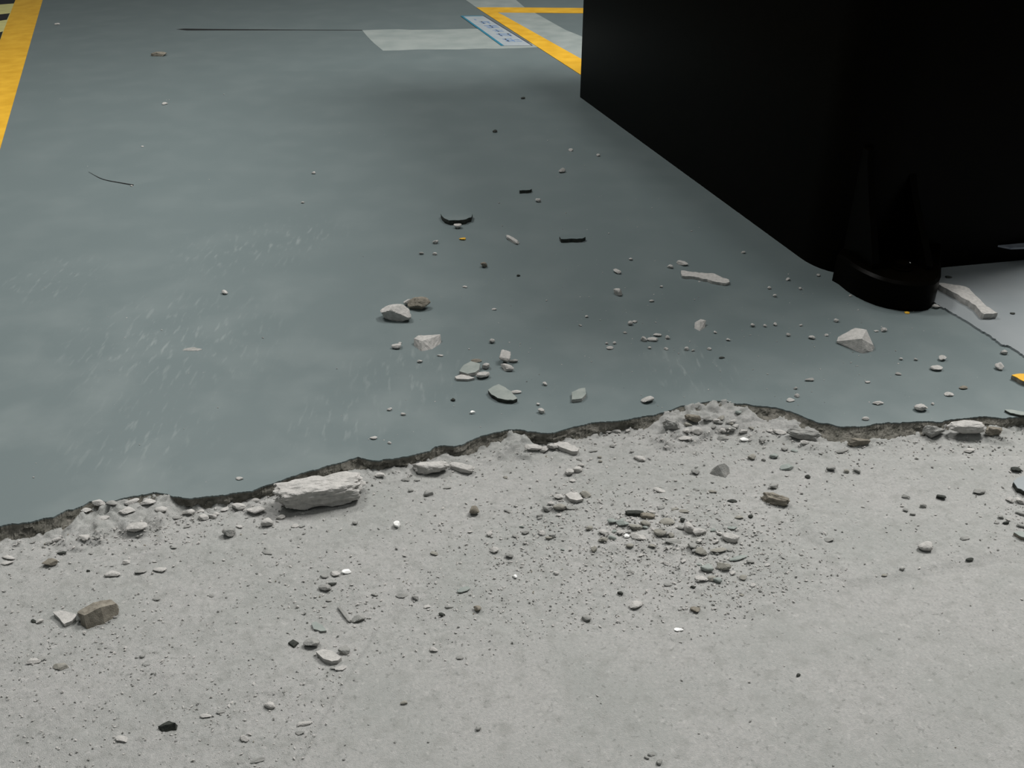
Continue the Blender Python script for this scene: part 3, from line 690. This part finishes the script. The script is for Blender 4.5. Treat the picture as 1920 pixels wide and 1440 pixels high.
# --- smaller pieces, traced one by one and described by zone
LM = {'coat': [(741,590,'the large pale rounded stone'),(855,403,'the thin grey-green chip'),(1073,444,'the long dark-edged chip'),(1322,520,'the long pale splinter'),
 (1604,640,'the tent-shaped mortar chunk'),(943,737,'the leaf-shaped green chip'),(878,697,'the chip cluster'),(947,672,'the upright pale stone'),(1690,575,'the black foot'),(1085,740,'the squarish grey-green chip'),
 (1312,612,'the pale cube-like lump'),(1216,750,'the pale lumpy stone'),(210,338,'the dark curved thread'),(296,100,'the tan far chip'),(1912,708,'the yellow-topped chip'),(907,496,'the pointed brown pebble'),(1354,671,'the black coating crumb'),(360,655,'the thin mortar smear')],
 'low': [(600,935,'the large rough block'),(805,880,'the long dusty lump'),(190,1155,'the long brown-grey stone'),(550,1207,'the black diamond chip'),(316,1362,'the black-sided foreground chip'),(1450,940,'the long dark chunk'),
 (1346,885,'the angular grey chunk'),(1062,838,'the tilted pale slab'),(1925,910,'the blue-grey edge chip'),(1810,808,'the big pale edge lump'),(1613,828,'the rounded brown edge lump'),(1396,825,'the bright white edge chip'),
 (1188,965,'the paired dark oblong chips'),(1305,1145,'the dark brown rubble pebble'),(895,1142,'the round brown centre pebble'),(254,990,'the pale broken slab piece'),(649,1072,'the bright white left chip'),(889,958,'the brown egg-shaped pebble'),
 (1306,808,'the pale stone over a gap'),(92,1055,'the brown rounded left pebble'),(1077,932,'the topmost pale heap chip'),(427,1000,'the grey-green rounded stone'),(500,980,'the round pale block-side stone'),(642,1155,'the slanting grey splinter'),(743,985,'the lone white pebble')]}
SMALLS = []
def small(u, v, w, h, m='pale', k=0.6, where='low', rot=0):
    kindw = 'pebble' if k > 0.55 else 'chip'
    o = rock(u, v, w, h, m, k, where, rot, 'pebble' if kindw == 'pebble' else 'mortar_chip')
    SMALLS.append((o, u, v, w, h, m, kindw, where)); return o
def label_smalls():
    col = {'pale': 'pale', 'grey': 'grey', 'brown': 'brown', 'tan': 'brown-grey', 'dark': 'black', 'green': 'grey-green', 'white': 'white'}
    buckets = {}
    for (o, u, v, w, h, m, kw, where) in SMALLS:
        best = min(LM[where], key=lambda q: math.hypot(q[0]-u, (q[1]-v)*1.4))
        du, dv = u - best[0], v - h/2 - best[1]
        d = ('right of' if du > 0 else 'left of') if abs(du) > abs(dv)*1.2 else ('in front of' if dv > 0 else 'behind')
        size = 'tiny' if w < 9 else 'larger' if w >= 20 else 'small'
        buckets.setdefault('%s %s %s %s %s' % (size, col[m], kw, d, best[2]), []).append((math.hypot(du, dv), o, kw, where, m))
    ords = ['nearest', 'second nearest', 'third nearest', 'fourth nearest', 'fifth nearest', 'sixth nearest', 'seventh nearest', 'eighth nearest', 'ninth nearest', 'tenth nearest']
    for lab_, lst in buckets.items():
        lst.sort(key=lambda q: q[0])
        for i_, (dd, o, kw, where, m) in enumerate(lst):
            l = lab_ if len(lst) == 1 else '%s, %s to it' % (lab_, ords[min(i_, 9)])
            tag(o, l, 'pebble' if kw == 'pebble' else 'fragment', 'small mortar pieces on the %s' % ('smooth coating' if where == 'coat' else 'dusty concrete'))
P_ = 'pale'; G_ = 'grey'; B_ = 'brown'; D_ = 'dark'
coat_small = [(1009,380,11,9),(816,458,11,9),(790,478,9,6,G_),(815,479,9,7),(972,519,7,5,D_),(420,553,12,10),(588,327,8,6),(567,382,7,5),
 (1158,514,17,11),(1159,556,16,17),(1258,504,12,9),(1280,499,22,11),(1182,611,9,11),(1191,606,10,6),(1208,641,11,12),(1224,641,19,10),(1233,632,15,8),
 (1252,637,8,9),(1144,656,13,8),(1138,646,6,5),(1152,646,7,6),(1172,626,7,6),(1218,655,6,6),(1249,657,8,6),(1288,658,8,9),(1022,724,9,9),(849,753,10,7,D_),
 (1015,777,12,13),(1009,761,7,6),(886,777,9,8,'white'),(922,645,11,12),(787,681,10,8),(825,669,12,5),(872,540,9,5),(926,582,9,5),(1523,637,12,9),(1659,623,12,11),(1644,623,9,5),
 (1569,605,9,9),(1769,678,16,13),(1758,697,22,14),(1685,704,11,7,G_),(1519,716,18,8,G_),(1648,760,21,11),(1729,774,24,19),(1624,789,13,9),(1808,731,16,9,B_),
 (1884,666,12,12),(1877,696,15,17),(1495,746,9,9),(1483,754,16,9),(1412,614,8,9),(1435,614,6,7),(1454,612,7,8),(1479,632,8,9),(1502,612,6,5),(1550,631,7,6),
 (1443,543,7,7),(1453,558,7,8),(1394,476,8,6),(1535,519,8,6),(1478,527,8,7),(1501,544,6,6),(1595,557,6,5),(1628,719,10,6),(1690,676,6,6),(1718,677,7,7),
 (1750,760,6,6),(1492,731,8,6,G_),(1782,744,18,10),(1070,284,9,6),(1054,325,14,12),(1122,294,7,6),(928,249,9,6,D_),(980,186,9,4,D_),(308,197,10,6),(267,276,5,3),
 (106,47,9,4),(246,350,6,3),(700,825,14,8),(730,833,7,6),(750,645,7,4),(448,901,14,8,P_),(730,771,10,7),(756,780,10,7),(1330,657,8,6),(1366,640,8,7),(1341,626,6,6),(1300,660,6,6),(1240,540,6,5),(1222,567,9,6),(1183,489,7,6),(1088,612,6,5),(1100,596,6,5)]
for e in coat_small:
    u, v, w, h = e[:4]; m = e[4] if len(e) > 4 else P_
    small(u, v, w, h, m, 0.72 if h > 0.65*w else 0.45, 'coat', RNG.uniform(-25, 25))
low_small = [(226,1392,24,13,P_),(755,1122,28,11,G_),(778,1127,13,12,G_),(869,1112,25,11,'green'),(1194,1143,28,17,P_),(1100,1167,18,15,G_),(627,1082,20,12,P_),(607,1085,16,9,G_),
 (608,1110,24,16,G_),(623,1099,17,7,D_),(616,1129,12,6,G_),(448,991,13,7,P_),(380,977,20,13,P_),(398,973,16,12,P_),(156,1017,21,16,P_),(115,1040,18,6,D_),(208,1084,28,16,P_),(236,1059,13,11,P_),
 (298,1074,26,11,P_),(262,1077,22,11,G_),(293,1127,14,8,G_),(14,1050,26,10,P_),(12,1060,22,9,P_),(1112,848,18,6,G_),(1068,893,16,16,P_),(1084,887,18,14,P_),(1090,877,12,9,P_),(1086,865,12,7,G_),(1074,905,13,8,P_),
 (1098,934,21,17,B_),(1050,960,26,17,B_),(1026,961,18,15,G_),(1073,957,24,10,G_),(1047,938,18,12,P_),(1033,948,13,10,P_),(952,962,16,8,G_),
 (1168,989,24,16,'green'),(1192,996,26,18,B_),(1211,989,20,16,B_),(1197,1014,28,17,P_),(1238,1008,24,18,B_),(1252,986,30,18,B_),(1293,1001,18,27,P_),(1313,1007,25,20,P_),(1371,1018,32,22,P_),
 (1263,1020,30,13,G_),(1300,1033,18,16,G_),(1315,1043,25,18,B_),(1347,1039,32,12,B_),(1385,1052,36,12,'green'),(1326,1074,24,18,'green'),(1358,1072,26,21,B_),(1315,1092,22,13,P_),(1133,1005,20,14,P_),
 (1131,1018,18,13,B_),(1114,1037,11,14,B_),(1386,974,16,8,B_),(1374,943,18,10,D_),(1237,924,22,11,P_),(1281,980,11,10,D_),(1183,1076,15,9,G_),(1162,1005,14,12,P_),(1176,1010,10,10,'white'),(1222,962,16,6,P_),(1283,962,20,7,B_),
 (1266,957,16,7,B_),(1240,955,14,7,G_),(1342,1020,14,9,P_),(1350,1005,12,9,P_),(1276,994,12,10,G_),(1148,984,18,13,'green'),(1152,1000,10,8,'green'),(1374,995,18,9,'green'),(1408,972,10,8,D_),(1337,925,16,7,B_),(1306,921,13,6,G_),
 (1452,918,20,13,G_),(1476,883,26,14,'green'),(1305,892,16,14,G_),(1411,864,14,14,B_),(1452,861,17,13,'green'),(1356,826,22,12,G_),(1286,828,26,11,P_),(1444,812,13,8,P_),(1510,836,17,12,P_),(1430,831,13,8,G_),
 (1288,816,14,12,P_),(1371,808,20,12,G_),(1394,815,16,10,P_),(1357,812,14,11,P_),(1345,792,14,10,P_),(1325,788,18,12,G_),(1375,795,14,9,P_),(1338,805,12,8,G_),(1432,866,8,8,G_),(1472,847,14,9,G_),(1490,848,13,6,'green'),
 (1700,936,15,10,G_),(1766,938,17,12,D_),(1732,953,12,11,G_),(1738,1036,28,22,P_),(1811,1013,20,9,G_),(1819,1054,16,8,D_),(1556,1017,18,11,G_),(1559,885,17,14,G_),(1588,888,10,9,B_),(1608,888,13,12,G_),
 (1820,850,22,11,P_),(1580,850,30,9,G_),(1838,928,26,15,G_),(1515,898,11,8,D_),(1659,1082,12,6,B_),(1692,1071,10,8,G_),(1699,961,11,9,G_),(1712,967,11,7,G_),(1878,974,11,10,G_),(1887,984,12,8,D_),(1870,983,10,6,G_),
 (1000,848,32,16,P_),(1020,850,18,14,P_),(1037,846,22,15,P_),(1140,814,15,10,P_),(1156,813,18,11,P_),(1178,812,9,9,P_),(1222,1419,15,9,G_),(1237,1436,13,13,G_),(1213,1424,10,7,G_),(897,1371,11,10,G_),(1497,1269,9,6,D_),
 (757,1322,13,9,B_),(112,1257,30,15,B_),(62,1246,26,12,P_),(75,1240,18,10,G_),(505,1330,22,15,P_),(570,1362,26,11,P_),(562,1379,18,8,G_),(457,1392,18,14,P_),(482,1431,26,10,G_),(385,1347,22,9,P_),(413,1339,16,8,G_),(638,1258,22,10,P_),
 (624,1256,10,6,G_),(813,1223,16,10,P_),(862,1237,14,8,G_),(1163,1117,11,9,D_),(1253,1100,16,8,G_),(1300,1104,10,7,D_),(1273,1185,17,9,'white'),(927,1039,17,14,P_),(918,1007,12,11,P_),(955,1048,16,12,G_),(967,1009,14,8,G_),(985,1003,15,10,G_),
 (1036,1010,14,12,G_),(1043,1079,10,8,P_),(966,1086,7,11,'white'),(1105,996,14,12,B_),(1012,975,10,6,G_),(1200,866,22,13,P_),(1148,840,10,8,G_),(1124,860,8,6,B_),(1126,868,8,6,B_),(948,898,10,6,B_),(1185,850,9,7,G_),
 (500,1040,22,7,G_),(665,985,11,10,G_),(803,931,18,13,G_),(760,903,16,8,G_),(782,903,12,6,G_),(712,897,20,12,P_),(770,923,10,7,G_),(838,917,16,5,G_),(814,1042,15,9,B_),(702,1119,14,8,G_),(842,1142,16,8,G_),(828,1157,13,9,D_),(800,1141,13,8,P_),
 (552,990,16,9,P_),(564,990,14,6,G_),(525,975,18,12,P_),(420,960,16,9,P_),(405,968,14,9,P_),(375,962,14,8,P_),(330,975,18,8,G_),(300,960,24,14,P_),(235,965,30,18,P_),(210,955,22,13,G_),(185,955,24,16,P_),(160,965,20,11,P_),(245,945,26,12,P_),(275,950,30,16,P_),(190,975,26,10,P_),
 (350,990,13,6,G_),(325,1030,12,6,G_),(105,1018,16,11,P_),(90,1022,12,8,G_),(60,1020,10,6,G_),(180,1010,12,7,G_),(170,1040,10,6,G_),(395,1120,12,6,G_),(165,1073,8,5,D_),(265,1235,10,9,G_),(62,1168,12,7,D_),(73,1170,14,10,P_),(275,1249,12,5,G_)]
for e in low_small:
    u, v, w, h, m = e
    if m == 'brown': m = 'tan'
    small(u, v, w, h, m, 0.65 if h > 0.62*w else 0.42, 'low', RNG.uniform(-22, 22))

rp = random.Random(33)
for (cu_, cv_, su_, sv_, n_) in ((1250,1010,95,32,24),(1360,1085,70,32,12),(1340,800,60,16,10),(1000,990,60,30,6)):
    for q_ in range(n_):
        w_ = rp.uniform(9, 17)
        small(rp.gauss(cu_, su_*0.7), rp.gauss(cv_, sv_*0.7), w_, w_*rp.uniform(0.45, 0.85), rp.choice(['pale','pale','grey','grey','tan','green']), rp.choice([0.45, 0.65]), 'low', rp.uniform(-40, 40))
label_smalls()

# dark thread on the far left
def thread(pts, r0, r1):
    cu = bpy.data.curves.new('thread', 'CURVE'); cu.dimensions = '3D'; cu.bevel_depth = 1.0; cu.bevel_resolution = 2
    sp = cu.splines.new('NURBS'); sp.points.add(len(pts)-1); sp.use_endpoint_u = True; sp.order_u = 3
    for i_, (u, v) in enumerate(pts):
        p = gp(u, v, 0.0012); sp.points[i_].co = (*p, 1); sp.points[i_].radius = r0 + (r1-r0)*i_/(len(pts)-1)
    o = bpy.data.objects.new('thread', cu); C.objects.link(o)
    dg = bpy.context.evaluated_depsgraph_get(); me = bpy.data.meshes.new_from_object(o.evaluated_get(dg)); me.name = 'thread'
    bpy.data.objects.remove(o); return link('thread', me, M['string'])
t = thread([(166,322),(178,329),(192,336),(210,340),(228,343),(250,347)], 0.0004, 0.0018)
tag(t, 'thin dark curved thread lying on the left of the coating', 'thread')

# ------------------------------------------------------------------ uncountable grit and crumbs
OV = np.array([[1,0,0],[0,1,0],[-1,0,0],[0,-1,0],[0,0,1],[0,0,-1]], float)
OF = np.array([[0,1,4],[1,2,4],[2,3,4],[3,0,4],[1,0,5],[2,1,5],[3,2,5],[0,3,5]])
def grit(name, items, m, label, cat):
    Vs = []; Fs = []
    for q, (p, s) in enumerate(items):
        a = NR.uniform(0, 6.28); ca, sa = math.cos(a), math.sin(a)
        v = OV*NR.uniform(0.55, 1.0, (6, 1))*np.array([s*NR.uniform(0.7, 1.5), s*NR.uniform(0.6, 1.0), s*NR.uniform(0.35, 0.8)])
        v = v @ np.array([[1,0,0],[0,0.9,0.4],[0,-0.4,0.9]])
        v = np.stack([v[:,0]*ca - v[:,1]*sa, v[:,0]*sa + v[:,1]*ca, v[:,2]], 1)
        v[:, 2] -= v[:, 2].min()*0.75
        Vs.append(v + np.array(p[:])); Fs.append(OF + 6*q)
    o = link(name, mesh_np(name, np.concatenate(Vs), np.concatenate(Fs)), m)
    return tag(o, label, cat, kind='stuff')
def smooth_at(u, v):
    a = np.array([[float(u)]]); b = np.array([[float(v)]])
    return bool(in_poly(a, b, SMOOTH)[0, 0]), bool(in_poly(a, b, SM2)[0, 0])
SPOTS = [(1250,1010,200,70,1.0),(1370,1080,120,60,0.8),(1060,945,60,35,0.7),(960,1030,120,60,0.45),(1340,800,110,40,0.8),(640,1120,90,50,0.3),(420,1330,200,40,0.22),(150,1220,160,60,0.22),(1890,960,50,60,0.7),(600,1400,60,60,0.25),(1000,1130,220,60,0.35),(230,975,120,35,0.9)]
def dens(u, v):
    a, b = smooth_at(u, v)
    d = 0.12
    for (cu, cv, su, sv, k_) in SPOTS: d += k_*math.exp(-((u-cu)/su)**2 - ((v-cv)/sv)**2)
    vb = float(np.interp(u, bu, bv)); d += 0.55*math.exp(-max(0, v-vb)/22.0)
    if a: d *= 0.05
    elif b: d *= 0.45
    return min(d, 1)
def scatter(nwant, rng, smin, smax, pw):
    out = []
    while len(out) < nwant:
        u = rng.uniform(-40, 1960); v = rng.uniform(790, 1500)
        if v < np.interp(u, bu, bv) + 1 or rng.random() > dens(u, v): continue
        p = on_low(u, v); s = (smin + (smax-smin)*rng.random()**pw)*mpp(p)*0.5
        out.append((p, s))
    return out
rg = random.Random(21)
grit('grit', scatter(8000, rg, 1.8, 9.0, 3.0), M['pale'], 'fine pale mortar grit strewn over the dusty concrete', 'grit')
grit('grit', scatter(2200, rg, 1.8, 8.0, 3.0), M['grey'], 'fine grey mortar grit thickest in the central rubble patch', 'grit')
_sp = SPOTS; SPOTS = [(1240,1005,150,50,1.0),(1360,1080,110,50,0.9),(1340,800,90,25,0.9),(230,970,90,25,0.7)]
grit('grit', scatter(620, rg, 4.0, 9.0, 1.3), M['grey'], 'coarser grey grit bedded between the chips of the rubble patch', 'grit')
SPOTS = _sp
grit('grit', scatter(220, rg, 2.0, 6.0, 2.0), M['brown'], 'sparse dark brown grit among the pale dust', 'grit')
it = []
CS = [(1250,620,200,90,1.0),(1600,640,160,90,1.0),(960,640,120,90,0.5),(1450,740,250,40,0.7),(1100,440,250,120,0.25),(800,800,150,40,0.25)]
while len(it) < 420:
    u = rg.uniform(60, 1900); v = rg.uniform(120, 980)
    if v > np.interp(u, tu, tv) - 3: continue
    d = 0.035 + sum(k_*math.exp(-((u-a)/su)**2 - ((v-b)/sv)**2) for a, b, su, sv, k_ in CS)
    if rg.random() > d: continue
    g = gp(u, v); rel = g - cB
    if rel.dot(nrm) < 0.10 and rel.dot(d_front) > -0.03 and g.y > cB.y - 0.15: continue
    if g.y > cB.y - 0.12 and (g - cA).dot(Vector((-d_left.y, d_left.x, 0))*(1 if Vector((-d_left.y, d_left.x, 0)).x > 0 else -1)) > -0.03: continue
    it.append((g, (1.5 + 3.2*rg.random()**2.5)*mpp(g)*0.5))
grit('crumbs', it, M['pale'], 'tiny white mortar crumbs dusted over the smooth coating', 'crumbs')
